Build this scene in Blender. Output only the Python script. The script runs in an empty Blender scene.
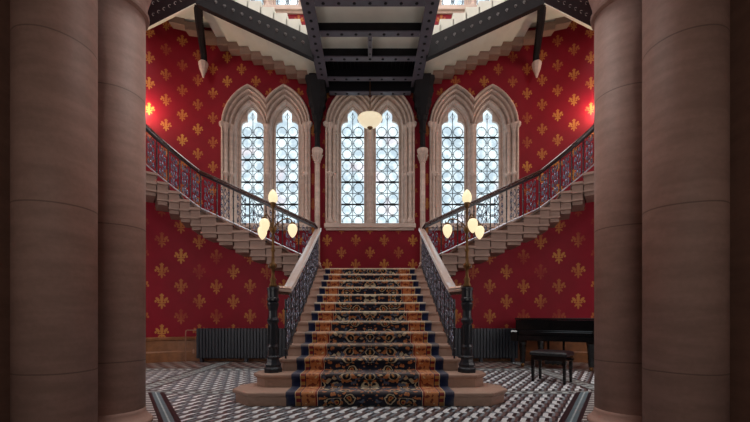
import bpy, bmesh, math, random
from mathutils import Vector, Matrix
random.seed(7)
C = bpy.context.scene.collection
PI = math.pi
R = math.radians

# ---------------------------------------------------------------- camera, sky, light, exposure
sc = bpy.context.scene
CAM_H = 1.05
cam_d = bpy.data.cameras.new('camera'); cam = bpy.data.objects.new('camera', cam_d); C.objects.link(cam)
cam.location = (0, 0, CAM_H); cam.rotation_euler = (PI/2, 0, 0)
cam_d.sensor_fit = 'HORIZONTAL'; cam_d.sensor_width = 36; cam_d.lens = 388/750*36
cam_d.shift_x = 5/750; cam_d.shift_y = 105/750; cam_d.clip_start = 0.05
sc.camera = cam
w = bpy.data.worlds.new('sky'); sc.world = w; w.use_nodes = True
bg = w.node_tree.nodes['Background']; bg.inputs[0].default_value = (0.80, 0.92, 1.0, 1); bg.inputs[1].default_value = 1.7

def area(name, loc, rot, sx, sy, power, col):
    l = bpy.data.lights.new(name, 'AREA'); l.shape = 'RECTANGLE'; l.size = sx; l.size_y = sy
    l.energy = power; l.color = col
    o = bpy.data.objects.new(name, l); C.objects.link(o); o.location = loc; o.rotation_euler = rot
    return o
area('skylight_daylight', (0, 5.9, 13.7), (0, 0, 0), 7.0, 3.0, 620, (1.0, 0.96, 0.92))
area('corridor_fill', (0, -3.6, 2.6), (R(90), 0, 0), 3.4, 2.6, 62, (1.0, 0.93, 0.86))  # added fill lamp behind the camera; no window is built there
for sx in (-1, 1):   # added fill lamps high on the side walls, where no windows stand
    area('side_wall_fill', (sx*6.9, 5.4, 8.6), (0, sx*R(78), 0), 3.6, 2.2, 110, (1.0, 0.95, 0.92))
for sx in (-1, 1):   # added fill lamps at the unseen front wall, brightening the lower walls
    area('front_wall_fill', (sx*4.0, 4.25, 2.3), (R(90), 0, -sx*R(-4)), 1.9, 2.6, 52, (1.0, 0.93, 0.90))
for cx in (-2.78, 0, 2.78):    # sky portals in the window openings
    o = area('window_portal', (cx, 10.95, 5.2), (R(-90), 0, 0), 2.0, 3.6, 1, (1, 1, 1)); o.data.cycles.is_portal = True
sc.view_settings.view_transform = 'Standard'; sc.view_settings.look = 'None'
sc.view_settings.gamma = 1; sc.view_settings.use_curve_mapping = False
sc.view_settings.exposure = 0.0

# ---------------------------------------------------------------- node helpers
class NT:
    def __init__(s, name):
        s.mat = bpy.data.materials.new(name); s.mat.use_nodes = True
        s.t = s.mat.node_tree; s.b = s.t.nodes['Principled BSDF']; s.out = s.t.nodes['Material Output']
    def n(s, kind, **kw):
        nd = s.t.nodes.new(kind)
        for k, v in kw.items(): setattr(nd, k, v)
        return nd
    def put(s, sock, v):
        if isinstance(v, bpy.types.NodeSocket): s.t.links.new(v, sock)
        else: sock.default_value = v
    def m(s, op, a, b=None, c=None):
        nd = s.n('ShaderNodeMath', operation=op)
        s.put(nd.inputs[0], a)
        if b is not None: s.put(nd.inputs[1], b)
        if c is not None: s.put(nd.inputs[2], c)
        return nd.outputs[0]
    def mix(s, f, a, b):
        nd = s.n('ShaderNodeMix', data_type='RGBA')
        s.put(nd.inputs[0], f); s.put(nd.inputs[6], col4(a)); s.put(nd.inputs[7], col4(b))
        return nd.outputs[2]
    def smooth(s, v, lo, hi):
        nd = s.n('ShaderNodeMapRange', interpolation_type='SMOOTHSTEP')
        s.put(nd.inputs[0], v); nd.inputs[1].default_value = lo; nd.inputs[2].default_value = hi
        return nd.outputs[0]
    def noise(s, vec, scale, detail=3, rough=0.55):
        nd = s.n('ShaderNodeTexNoise'); nd.inputs['Scale'].default_value = scale
        nd.inputs['Detail'].default_value = detail; nd.inputs['Roughness'].default_value = rough
        if vec is not None: s.put(nd.inputs['Vector'], vec)
        return nd.outputs[0]
    def coord(s, which): return s.n('ShaderNodeTexCoord').outputs[which]
    def xyz(s, v):
        nd = s.n('ShaderNodeSeparateXYZ'); s.put(nd.inputs[0], v); return nd.outputs
    def comb(s, x, y, z=0.0):
        nd = s.n('ShaderNodeCombineXYZ'); s.put(nd.inputs[0], x); s.put(nd.inputs[1], y); s.put(nd.inputs[2], z)
        return nd.outputs[0]
    def ramp(s, v, stops, interp='CONSTANT'):
        nd = s.n('ShaderNodeValToRGB'); nd.color_ramp.interpolation = interp
        e = nd.color_ramp.elements
        while len(e) < len(stops): e.new(0.5)
        for el, (p, c) in zip(e, stops): el.position = p; el.color = col4(c)
        s.put(nd.inputs[0], v); return nd.outputs[0]
    def bump(s, h, strength, dist=0.02):
        nd = s.n('ShaderNodeBump'); nd.inputs['Strength'].default_value = strength; nd.inputs['Distance'].default_value = dist
        s.put(nd.inputs['Height'], h); s.t.links.new(nd.outputs[0], s.b.inputs['Normal'])
    def base(s, c, rough=0.6, metal=0.0, spec=0.5):
        s.put(s.b.inputs['Base Color'], col4(c)); s.put(s.b.inputs['Roughness'], rough)
        s.b.inputs['Metallic'].default_value = metal; s.b.inputs['Specular IOR Level'].default_value = spec
        return s.mat
def col4(c):
    if isinstance(c, bpy.types.NodeSocket): return c
    return (c[0], c[1], c[2], 1) if len(c) == 3 else c
def srgb(r, g, b):
    f = lambda v: v/12.92 if v <= 0.04045 else ((v+0.055)/1.055)**2.4
    return (f(r/255), f(g/255), f(b/255))

def plain(name, c, rough=0.6, metal=0.0, var=0.12, scale=6, spec=0.5, bump=0.0):
    k = NT(name)
    nz = k.noise(k.coord('Object'), scale)
    d = tuple(x*(1-var) for x in c); l = tuple(min(1, x*(1+var)) for x in c)
    k.base(k.mix(k.smooth(nz, .3, .7), d, l), rough, metal, spec)
    if bump: k.bump(k.noise(k.coord('Object'), scale*8), bump, .01)
    return k.mat

def stone(name, c, rough=0.7, joints=None, bump=.15):
    k = NT(name); p = k.coord('Object'); s = k.xyz(p)
    sv = k.comb(s[0], s[1], k.m('MULTIPLY', s[2], 5.0))
    n1 = k.noise(sv, 2.2, 4); n2 = k.noise(p, 30, 2)
    v = k.m('ADD', k.m('MULTIPLY', n1, .75), k.m('MULTIPLY', n2, .25))
    col = k.mix(k.smooth(v, .3, .7), tuple(x*.86 for x in c), tuple(min(1, x*1.12) for x in c))
    if joints:
        z = k.m('ADD', s[2], k.m('MULTIPLY', k.noise(p, 1.5, 2), .03))
        f = k.m('ABSOLUTE', k.m('SUBTRACT', k.m('FRACT', k.m('DIVIDE', z, joints)), .5))
        line = k.m('LESS_THAN', f, .0055/joints*1.0)
        col = k.mix(k.m('MULTIPLY', line, .6), col, tuple(x*.3 for x in c))
    k.base(col, rough, 0, .35); k.bump(n2, bump, .01)
    return k.mat

def ellipses(k, ax, y, items):
    """union of ellipses in mirrored coordinates; value > 0 inside"""
    tot = None
    for cx, cy, a, b, rot in items:
        dx = k.m('SUBTRACT', ax, cx); dy = k.m('SUBTRACT', y, cy)
        if rot:
            cr, sr = math.cos(R(rot)), math.sin(R(rot))
            ex = k.m('ADD', k.m('MULTIPLY', dx, cr), k.m('MULTIPLY', dy, sr))
            ey = k.m('SUBTRACT', k.m('MULTIPLY', dy, cr), k.m('MULTIPLY', dx, sr))
        else: ex, ey = dx, dy
        q = k.m('ADD', k.m('POWER', k.m('ABSOLUTE', k.m('DIVIDE', ex, a)), 2.0), k.m('POWER', k.m('ABSOLUTE', k.m('DIVIDE', ey, b)), 2.0))
        v = k.m('SUBTRACT', 1.0, q)
        tot = v if tot is None else k.m('MAXIMUM', tot, v)
    return tot
FLEUR = [(0, .16, .085, .22, 0), (0, .40, .06, .075, 0), (.075, .36, .03, .06, -25), (.20, .14, .15, .075, 52), (.30, .03, .055, .075, 0),
         (.17, -.02, .05, .04, 0), (0, -.05, .20, .04, 0), (.10, -.17, .075, .05, -40), (0, -.24, .055, .17, 0), (.15, -.22, .04, .04, 0)]

def wallpaper(name, cell, faint):
    k = NT(name)
    uv = k.xyz(k.coord('UV')); u, v = uv[0], uv[1]
    def cells(px, pz, u0, z0, size, u):
        uu = k.m('DIVIDE', k.m('SUBTRACT', u, u0), px); vv = k.m('DIVIDE', k.m('SUBTRACT', v, z0), pz/2)
        row = k.m('FLOOR', vv)
        par = k.m('MULTIPLY', k.m('FRACT', k.m('MULTIPLY', row, .5)), 1.0)     # 0 or .5
        fx = k.m('SUBTRACT', k.m('FRACT', k.m('ADD', uu, par)), .5)
        fy = k.m('SUBTRACT', k.m('FRACT', vv), .5)
        # a motif is taller than half a row, so test this row and both neighbours
        out = None
        for dr in (-1, 0, 1):
            x = fx if dr == 0 else k.m('SUBTRACT', k.m('FRACT', k.m('ADD', k.m('ADD', uu, par), .5)), .5)
            yy = k.m('MULTIPLY', k.m('SUBTRACT', fy, float(dr)), pz/2/size)
            xx = k.m('MULTIPLY', k.m('ABSOLUTE', x), px/size)
            e = ellipses(k, xx, yy, FLEUR)
            out = e if out is None else k.m('MAXIMUM', out, e)
        return k.smooth(out, -.08, .25)
    f = cells(*cell, u)
    nz = k.noise(k.coord('UV'), 3.0, 3); fine = k.noise(k.coord('UV'), 160, 2)
    red = k.mix(nz, srgb(116, 8, 27), srgb(137, 12, 35))
    fade = k.m('MULTIPLY', f, k.m('ADD', faint, k.m('MULTIPLY', k.smooth(k.noise(k.coord('UV'), 1.1, 1), .25, .75), .80)))
    gold = k.mix(fine, srgb(168, 110, 46), srgb(206, 148, 74))
    k.base(k.mix(k.m('MINIMUM', fade, 1.0), red, gold), .62, 0, .25)
    k.bump(fine, .08, .004)
    return k.mat

def floor_tiles():
    k = NT('encaustic_tiles'); s = k.xyz(k.coord('Object')); x, y = s[0], s[1]
    a = k.m('ABSOLUTE', x)
    P = .20
    ry = k.m('DIVIDE', y, P); row = k.m('FLOOR', ry); fy = k.m('FRACT', ry)
    # leaning z-shaped tiles, shifted from row to row
    xx = k.m('ADD', k.m('DIVIDE', x, P*.95), k.m('ADD', k.m('MULTIPLY', row, .3334), k.m('MULTIPLY', fy, -.55)))
    fx = k.m('FRACT', xx)
    white, dark, mid, blue = srgb(226, 230, 233), srgb(46, 37, 41), srgb(112, 92, 90), srgb(132, 146, 156)
    c = k.ramp(fx, [(0, white), (.30, dark), (.52, blue), (.68, mid), (.86, dark)])
    sub = k.m('LESS_THAN', fy, .30)
    fx2 = k.m('FRACT', k.m('ADD', k.m('DIVIDE', x, P*.95), k.m('MULTIPLY', row, .3334)))
    c2 = k.ramp(fx2, [(0, blue), (.25, white), (.55, mid), (.75, dark)])
    c = k.mix(sub, c, c2)
    back = k.m('GREATER_THAN', y, 7.75)
    cb = k.ramp(k.m('FRACT', k.m('ADD', k.m('DIVIDE', x, .3), k.m('MULTIPLY', k.m('FLOOR', k.m('DIVIDE', y, .2)), .5))),
                [(0, srgb(150, 140, 135)), (.35, dark), (.6, srgb(112, 78, 70)), (.85, mid)])
    c = k.mix(back, c, cb)  # darker, browner rear tiles paint in the weaker window reflection
    def band(c, d, half, along):
        """striped border where |d| < half"""
        inside = k.m('LESS_THAN', k.m('ABSOLUTE', d), half)
        q = k.m('ADD', k.m('DIVIDE', d, 2*half), .5)
        st = k.ramp(q, [(0, srgb(40, 32, 38)), (.20, srgb(98, 120, 128)), (.34, srgb(176, 190, 192)), (.40, srgb(98, 120, 128)), (.55, srgb(40, 32, 38)), (.70, srgb(205, 205, 203))])
        chk = k.m('LESS_THAN', k.m('FRACT', k.m('DIVIDE', along, .11)), .5)
        st = k.mix(k.m('MULTIPLY', chk, k.m('GREATER_THAN', q, .70)), st, srgb(66, 52, 54))
        return k.mix(inside, c, st)
    def thin(c, d, half, along):
        inside = k.m('LESS_THAN', k.m('ABSOLUTE', d), half)
        q = k.m('ADD', k.m('DIVIDE', d, 2*half), .5)
        st = k.ramp(q, [(0, srgb(62, 50, 52)), (.16, srgb(140, 152, 154)), (.36, srgb(190, 196, 196)), (.62, srgb(150, 158, 158)), (.84, srgb(62, 50, 52))])
        chk = k.m('LESS_THAN', k.m('FRACT', k.m('DIVIDE', along, .16)), .5)
        st = k.mix(k.m('MULTIPLY', chk, k.m('LESS_THAN', k.m('ABSOLUTE', k.m('SUBTRACT', q, .5)), .13)), st, srgb(60, 48, 50))
        return k.mix(inside, c, st)
    c = thin(c, k.m('SUBTRACT', y, 5.33), .13, x)
    c = thin(c, k.m('SUBTRACT', y, 7.62), .17, x)
    c = thin(c, k.m('SUBTRACT', a, 3.28), .16, y)
    diag = k.m('MULTIPLY', k.m('SUBTRACT', a, k.m('SUBTRACT', 2.87, k.m('MULTIPLY', k.m('SUBTRACT', 5.15, y), .645))), .84)
    near = k.m('LESS_THAN', y, 5.35)
    cd = band(c, diag, .135, y)
    c = k.mix(near, c, cd)
    grout = k.m('LESS_THAN', k.m('FRACT', k.m('DIVIDE', y, P)), .05)
    c = k.mix(k.m('MULTIPLY', grout, .5), c, srgb(70, 62, 60))
    nz = k.noise(k.coord('Object'), 3, 3)
    k.base(c, k.m('ADD', .26, k.m('MULTIPLY', nz, .18)), 0, .5)
    return k.mat

def carpet_mat():
    k = NT('patterned_stair_carpet'); uv = k.xyz(k.coord('UV')); u, v = uv[0], uv[1]
    a = k.m('ABSOLUTE', u)
    navy, orange, cream, red, gold = srgb(22, 32, 66), srgb(182, 116, 70), srgb(200, 180, 142), srgb(122, 32, 34), srgb(172, 124, 66)
    vm = k.m('PINGPONG', v, .47)
    p = k.comb(a, vm, 0.0)
    vor = k.n('ShaderNodeTexVoronoi', feature='SMOOTH_F1'); vor.inputs['Scale'].default_value = 6.5; vor.inputs['Smoothness'].default_value = .25
    wob = k.noise(p, 7, 2)
    p2 = k.comb(k.m('ADD', a, k.m('MULTIPLY', wob, .12)), k.m('ADD', vm, k.m('MULTIPLY', wob, .16)), 0.0)
    k.put(vor.inputs['Vector'], p2)
    field = k.ramp(vor.outputs['Distance'], [(0, red), (.10, gold), (.19, srgb(20, 22, 34)), (.33, srgb(186, 170, 140)), (.42, srgb(22, 25, 40)), (.60, srgb(30, 32, 48))])
    nb = k.noise(p, 16, 2, .4)
    field = k.mix(k.smooth(nb, .57, .61), field, orange)
    field = k.mix(k.smooth(k.noise(k.comb(a, vm, 3.0), 9, 1), .64, .67), field, srgb(86, 94, 112))
    bn = k.noise(k.comb(k.m('MULTIPLY', a, 1.0), vm, 7.0), 19, 2, .4)
    bord = k.mix(k.smooth(bn, .56, .60), orange, srgb(120, 56, 36))
    bord = k.mix(k.smooth(bn, .36, .32), bord, cream)
    rb = k.mix(k.m('LESS_THAN', k.m('FRACT', k.m('DIVIDE', v, .09)), .5), red, gold)
    c = k.mix(k.m('GREATER_THAN', a, .595), field, navy)
    c = k.mix(k.m('GREATER_THAN', a, .605), c, cream)
    c = k.mix(k.m('GREATER_THAN', a, .612), c, red)
    c = k.mix(k.m('GREATER_THAN', a, .632), c, bord)
    c = k.mix(k.m('GREATER_THAN', a, .795), c, navy)
    c = k.mix(k.m('GREATER_THAN', a, .805), c, rb)
    c = k.mix(k.m('GREATER_THAN', a, .858), c, cream)
    c = k.mix(k.m('GREATER_THAN', a, .866), c, navy)
    at = k.n('ShaderNodeAttribute', attribute_name='nosing_light')     # pale lines painted on the nosings for the light they catch
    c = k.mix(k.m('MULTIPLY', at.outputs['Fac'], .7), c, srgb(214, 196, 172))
    k.base(c, .85, 0, .25)
    k.b.inputs['Sheen Weight'].default_value = .35; k.b.inputs['Sheen Roughness'].default_value = .4
    k.bump(k.noise(k.coord('UV'), 220, 2), .25, .004)
    return k.mat

def pane_mat():
    k = NT('leaded_pane_glass'); nd = k.t.nodes
    p = k.coord('Object')
    n1 = k.noise(p, 3.3, 2); n2 = k.noise(p, 1.3, 2)
    tint = k.mix(k.smooth(n1, .35, .65), (.70, .74, .76), (.93, .95, .94))
    tint = k.mix(k.m('MULTIPLY', k.smooth(n2, .55, .7), .6), tint, (.90, .78, .78))
    tr = k.n('ShaderNodeBsdfTransparent'); k.put(tr.inputs[0], tint)
    gl = k.n('ShaderNodeBsdfGlossy'); gl.inputs['Roughness'].default_value = .15
    mx = k.n('ShaderNodeMixShader'); mx.inputs[0].default_value = .06
    k.t.links.new(tr.outputs[0], mx.inputs[1]); k.t.links.new(gl.outputs[0], mx.inputs[2]); k.t.links.new(mx.outputs[0], k.out.inputs[0])
    return k.mat

def glow(name, c, strength, base=(.9, .85, .75)):
    k = NT(name); k.base(base, .3)
    k.b.inputs['Emission Color'].default_value = col4(c); k.b.inputs['Emission Strength'].default_value = strength
    return k.mat

def rail_mat(name, dark, light, ior=2.3):
    k = NT(name); p = k.coord('Object')
    k.base(k.mix(k.noise(p, 9, 3), dark, light), .24, 0, .5)
    k.b.inputs['Coat Weight'].default_value = 1; k.b.inputs['Coat Roughness'].default_value = .22; k.b.inputs['Coat IOR'].default_value = ior
    return k.mat
M = {
 'paper': wallpaper('red_fleur_wallpaper', (.765, .655, -.3825, 2.571, .37), .20),
 'paper_low': wallpaper('red_crowned_fleur_wallpaper', (.79, .70, -.35, .495, .41), .08), 'tiles': floor_tiles(), 'carpet': carpet_mat(), 'pane': pane_mat(),
 'stair_stone': stone('stair_sandstone', srgb(172, 142, 126), .55),
 'flight_stone': stone('flight_sandstone', srgb(146, 122, 110), .7),
 'column_stone': stone('column_sandstone', srgb(176, 140, 127), .62, joints=1.27),
 'pier_stone': stone('pier_sandstone', srgb(150, 112, 96), .75),
 'window_stone': stone('window_limestone', srgb(214, 196, 184), .75),
 'iron': plain('painted_iron', srgb(30, 34, 42), .32, 0, .2, 9),
 'iron_grey': plain('grey_painted_iron', srgb(86, 82, 94), .45, 0, .12, 5),
 'iron_dark': plain('dark_riveted_iron', srgb(19, 19, 23), .6, 0, .2, 6, .25),
 'bar_glint': plain('bottom_bar_glint', srgb(170, 174, 184), .3, .6, .1, 20),  # pale colour paints the glint along the side flights' bottom bars
 'scroll': plain('polished_scroll_iron', srgb(118, 124, 142), .25, .65, .4, 26, .8),
 'rosette': plain('pale_painted_iron', srgb(128, 126, 126), .5, 0, .15, 9),
 'rail': rail_mat('polished_mahogany', srgb(46, 22, 17), srgb(72, 36, 26), 1.35),
 'rail_lit': rail_mat('window_lit_rail', srgb(188, 164, 152), srgb(208, 184, 172)),  # rail wood lightened: reflected window light put into its base colour
 'plaster': plain('white_plaster', srgb(232, 238, 226), .8, 0, .05, 2),
 'ceiling': plain('cream_ceiling', srgb(216, 208, 196), .8, 0, .05, 2),
 'wood': plain('oak_skirting', srgb(126, 80, 46), .45, 0, .2, 7),
 'brass': plain('aged_brass', srgb(120, 88, 52), .35, .7, .2, 14),
 'lead': plain('window_lead', srgb(36, 40, 44), .6, 0, .1, 10),
 'black_gloss': plain('black_lacquer', srgb(10, 10, 12), .12, 0, .1, 4),
 'leather': plain('black_leather', srgb(22, 22, 26), .4, 0, .2, 30, bump=.2),
 'ivory': plain('ivory_keys', srgb(228, 222, 206), .35, 0, .04, 10),
 'radiator': plain('slate_radiator_paint', srgb(32, 38, 47), .5, 0, .12, 8),
 'pipe': plain('pale_pipe', srgb(150, 112, 92), .4, .3, .1, 8),
 'globe': glow('opal_globe', (1.0, .82, .50), 1.0, (.35, .32, .25)),
 'bowl': glow('opal_bowl', (1.0, .85, .58), .72, (.4, .37, .3)),
 'corridor': plain('corridor_plaster', srgb(128, 104, 92), .85, 0, .08, 2),
}

# ---------------------------------------------------------------- mesh helpers
def link(name, bm, mat, parent=None, smooth=False):
    me = bpy.data.meshes.new(name); bm.normal_update(); bm.to_mesh(me); bm.free()
    if smooth:
        for p in me.polygons: p.use_smooth = True
    me.materials.append(mat if not isinstance(mat, str) else M[mat])
    o = bpy.data.objects.new(name, me); C.objects.link(o)
    if parent is not None: o.parent = parent; o.matrix_parent_inverse = Matrix.Identity(4); o.location = -Vector(parent.get('_o', (0, 0, 0)))
    return o
def thing(name, label, cat, loc=(0, 0, 0), group=None):
    """Empty at the thing's base. Parts are built in world coordinates and linked relative to it."""
    o = bpy.data.objects.new(name, None); C.objects.link(o); o.location = loc; o.empty_display_size = .1
    o['label'] = label; o['category'] = cat
    if group: o['group'] = group
    ORG[o.name] = Vector(loc)
    return o
ORG = {}
def part(name, bm, mat, parent, smooth=False):
    """link a part, built in world coordinates, under its thing (or a sub-part under its part)"""
    base = ORG.get(parent.name, Vector((0, 0, 0)))
    o = link(name, bm, mat, None, smooth); o.parent = parent
    o.location = -base if parent.name in ORG else (0, 0, 0)
    return o
def structure(name, loc=None):
    o = bpy.data.objects.new(name, None); C.objects.link(o); o['kind'] = 'structure'
    if loc: o.location = loc; ORG[o.name] = Vector(loc)
    return o
def tag(o, label, cat, group=None):
    o['label'] = label; o['category'] = cat
    if group: o['group'] = group
    return o

def box(bm, x0, x1, y0, y1, z0, z1, mtx=None):
    vs = [Vector((x, y, z)) for x in (x0, x1) for y in (y0, y1) for z in (z0, z1)]
    if mtx: vs = [mtx @ v for v in vs]
    v = [bm.verts.new(p) for p in vs]
    for f in ((0, 1, 3, 2), (4, 6, 7, 5), (0, 4, 5, 1), (2, 3, 7, 6), (0, 2, 6, 4), (1, 5, 7, 3)): bm.faces.new([v[i] for i in f])
    return bm
def lathe(bm, prof, cx=0, cy=0, cz=0, n=20, sx=1, sy=1):
    """prof: (radius, z) from the bottom up"""
    rings = []
    for r, z in prof:
        rings.append([bm.verts.new((cx+sx*r*math.cos(2*PI*i/n), cy+sy*r*math.sin(2*PI*i/n), cz+z)) for i in range(n)])
    for a, b in zip(rings, rings[1:]):
        for i in range(n): bm.faces.new((a[i], a[(i+1) % n], b[(i+1) % n], b[i]))
    bm.faces.new(rings[0][::-1]); bm.faces.new(rings[-1])
    return bm
def tube(bm, pts, r, n=6, cap=True, rb=None):
    pts = [Vector(p) for p in pts]
    rings = []; up = Vector((0, 0, 1))
    N = len(pts); prev = None
    for i, p in enumerate(pts):
        d = (pts[min(i+1, N-1)]-pts[max(i-1, 0)]).normalized()
        if prev is None:
            a = up if abs(d.z) < .9 else Vector((1, 0, 0))
            s = d.cross(a).normalized()
        else:
            s = (prev - d*prev.dot(d))
            s = s.normalized() if s.length > 1e-5 else d.orthogonal().normalized()
        prev = s; t = d.cross(s).normalized()
        rr = r if rb is None else r+(rb-r)*i/(N-1)
        rings.append([bm.verts.new(p+s*rr*math.cos(2*PI*k/n)+t*rr*math.sin(2*PI*k/n)) for k in range(n)])
    for a, b in zip(rings, rings[1:]):
        for k in range(n): bm.faces.new((a[k], a[(k+1) % n], b[(k+1) % n], b[k]))
    if cap: bm.faces.new(rings[0][::-1]); bm.faces.new(rings[-1])
    return bm
def sweep(bm, pts, prof, side):
    """profile (across, up) carried along pts; across is horizontal; side(i) gives the across direction"""
    rings = []
    for i, p in enumerate(pts):
        s = side(i); rings.append([bm.verts.new(Vector(p)+s*a+Vector((0, 0, h))) for a, h in prof])
    n = len(prof)
    for a, b in zip(rings, rings[1:]):
        for k in range(n): bm.faces.new((a[k], a[(k+1) % n], b[(k+1) % n], b[k]))
    bm.faces.new(rings[0][::-1]); bm.faces.new(rings[-1])
    bmesh.ops.recalc_face_normals(bm, faces=bm.faces)
    return bm
def prism(bm, poly, z0, z1):
    """poly: plan points, extruded from z0 to z1"""
    a = [bm.verts.new((x, y, z0)) for x, y in poly]; b = [bm.verts.new((x, y, z1)) for x, y in poly]; n = len(poly)
    bm.faces.new(a[::-1]); bm.faces.new(b)
    for i in range(n): bm.faces.new((a[i], a[(i+1) % n], b[(i+1) % n], b[i]))
    return bm
def layers(bm, poly, levels):
    """stack of inset copies of a convex plan polygon: levels = (inset, z)"""
    n = len(poly); rings = []
    area2 = sum(poly[i][0]*poly[(i+1) % n][1]-poly[(i+1) % n][0]*poly[i][1] for i in range(n))
    sg = 1 if area2 > 0 else -1
    def inset(d):
        out = []
        for i in range(n):
            p0, p1, p2 = Vector(poly[i-1]), Vector(poly[i]), Vector(poly[(i+1) % n])
            e1 = (p1-p0).normalized(); e2 = (p2-p1).normalized()
            n1 = Vector((-e1.y, e1.x))*sg; n2 = Vector((-e2.y, e2.x))*sg
            b = (n1+n2); b = b/ max(.3, b.dot(n1)) if b.length > 1e-6 else n1
            out.append(p1+b*d)
        return out
    for d, z in levels: rings.append([bm.verts.new((p.x, p.y, z)) for p in inset(d)])
    for a, b in zip(rings, rings[1:]):
        for i in range(n): bm.faces.new((a[i], a[(i+1) % n], b[(i+1) % n], b[i]))
    bm.faces.new(rings[0][::-1]); bm.faces.new(rings[-1])
    bmesh.ops.recalc_face_normals(bm, faces=bm.faces)
    return bm
def bar(bm, p, q, wid, hei):
    """rectangular bar from p to q, hei measured vertically, centred across and hanging from p.z up"""
    p, q = Vector(p), Vector(q); d = (q-p); s = Vector((-d.y, d.x, 0)).normalized()*wid/2; h = Vector((0, 0, hei))
    v = [bm.verts.new(x) for x in (p-s, p+s, p+s+h, p-s+h, q-s, q+s, q+s+h, q-s+h)]
    for f in ((3, 2, 1, 0), (4, 5, 6, 7), (0, 1, 5, 4), (1, 2, 6, 5), (2, 3, 7, 6), (3, 0, 4, 7)): bm.faces.new([v[i] for i in f])
    return bm
def B(): return bmesh.new()
def bevel_mod(o, wdt=.01, seg=2):
    m = o.modifiers.new('bevel', 'BEVEL'); m.width = wdt; m.segments = seg; m.limit_method = 'ANGLE'

# ---------------------------------------------------------------- plan of the hall
YB = 10.4               # face of the back wall
XC, YC, RW = 3.7, 6.95, 3.45   # rounded corners
RLOW = 2.15             # the lower wall under the flights
RR = 1.5                # radius of the inner edge of the curved flight
XS = XC+RW              # face of the side walls
XW, RC = 3.98, 3.17     # the wall itself turns its corner a little further out
YW = YB-RC
CEIL = 14.0
SPR, CARC = 6.15, .47   # springing height of the window arches, offset of the arc centres
WX = (-2.78, 0.0, 2.78)
def arch_half(hw, n=10):
    """(x, z) from springing at +hw up to the apex, relative to the lancet axis"""
    Rr = hw+CARC; a1 = math.acos(CARC/Rr)
    return [(-CARC+Rr*math.cos(a1*i/n), Rr*math.sin(a1*i/n)) for i in range(n+1)]
def hole_outline(c, z0, spr, hw=.66, off=.48):
    right = arch_half(hw)
    Rr = hw+CARC
    pts = [(c-off-hw, z0)]
    pts += [(c-off-x, spr+z) for x, z in right]                 # outer left arc, up to the apex
    inner = [(c-off+x, spr+z) for x, z in right[::-1]][1:]      # down towards the middle
    inner = [p for p in inner if p[0] < c-.01]
    zv = spr+math.sqrt(max(0, Rr*Rr-(off+CARC)**2))
    pts += inner+[(c, zv)]
    pts += [(2*c-x, z) for x, z in pts[:-1][::-1]]
    return pts
def flat_fill(bm, outer, holes, to3d):
    def loop(ps):
        vs = [bm.verts.new(to3d(*p)) for p in ps]
        return [bm.edges.new((vs[i], vs[(i+1) % len(vs)])) for i in range(len(vs))]
    ed = loop(outer)
    for h in holes: ed += loop(h)
    bmesh.ops.triangle_fill(bm, use_beauty=True, use_dissolve=False, edges=ed)
Z2 = 5.8    # the upper windows repeat the lower ones this much higher
bm = B()
holes = [hole_outline(c, 3.42, SPR) for c in WX]+[hole_outline(c, 3.42+Z2, SPR+Z2) for c in WX]
xs = [-XW, -1.39, 1.39, XW]; zs = [0, 8.3, CEIL]
for i in range(3):
    for j in range(2):
        flat_fill(bm, [(xs[i], zs[j]), (xs[i+1], zs[j]), (xs[i+1], zs[j+1]), (xs[i], zs[j+1])], [holes[i+3*j]], lambda x, z: Vector((x, YB, z)))
bmesh.ops.remove_doubles(bm, verts=bm.verts, dist=.0005)
uvl = bm.loops.layers.uv.new('UVMap')
for f in bm.faces:
    for l in f.loops: l[uvl].uv = (l.vert.co.x, l.vert.co.z)
bm.normal_update()
for f in bm.faces:
    if f.normal.y > 0: f.normal_flip()
o = link('wall_back', bm, 'paper'); o['kind'] = 'structure'
sm = o.modifiers.new('thickness', 'SOLIDIFY'); sm.thickness = .5; sm.offset = -1
YF = 4.1
for sg, nm in ((-1, 'wall_left'), (1, 'wall_right')):
    bm = B(); uvl = bm.loops.layers.uv.new('UVMap')
    N = 72; path = [(sg*(XW+RC*math.sin(PI/2*i/N)), YW+RC*math.cos(PI/2*i/N), sg*(XW+RC*PI/2*i/N)) for i in range(N+1)]
    path.append((sg*XS, YF, sg*(XW+RC*PI/2+YW-YF)))
    cols = [(bm.verts.new((x, y, 0)), bm.verts.new((x, y, CEIL)), u) for x, y, u in path]
    for a, b in zip(cols, cols[1:]):
        f = bm.faces.new((a[0], b[0], b[1], a[1]))
        for l in f.loops: l[uvl].uv = (a[2] if l.vert in a[:2] else b[2], l.vert.co.z)
    o = link(nm, bm, 'paper'); o['kind'] = 'structure'
    sm = o.modifiers.new('thickness', 'SOLIDIFY'); sm.thickness = .4; sm.offset = 1 if sg < 0 else -1
# floor, ceiling with its lantern opening, front wall of the hall with the arch, corridor
bm = B(); box(bm, -8, 8, -4.2, 11.2, -.3, 0); o = link('floor', bm, 'tiles'); o['kind'] = 'structure'
bm = B()
flat_fill(bm, [(-8, 3.6), (8, 3.6), (8, 11.2), (-8, 11.2)], [[(-3.6, 4.3), (3.6, 4.3), (3.6, 7.6), (-3.6, 7.6)]], lambda x, y: Vector((x, y, CEIL)))
o = link('ceiling', bm, 'ceiling'); o['kind'] = 'structure'
sm = o.modifiers.new('thickness', 'SOLIDIFY'); sm.thickness = .3; sm.offset = 0
sk = structure('window_7')
bm = B()
for i in range(9): box(bm, -3.6+.9*i-.04, -3.6+.9*i+.04, 4.3, 7.6, 14.0, 14.1)
for j in range(4): box(bm, -3.6, 3.6, 4.3+1.1*j-.04, 4.3+1.1*j+.04, 14.0, 14.1)
part('glazing_bars', bm, 'iron_grey', sk)
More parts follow.
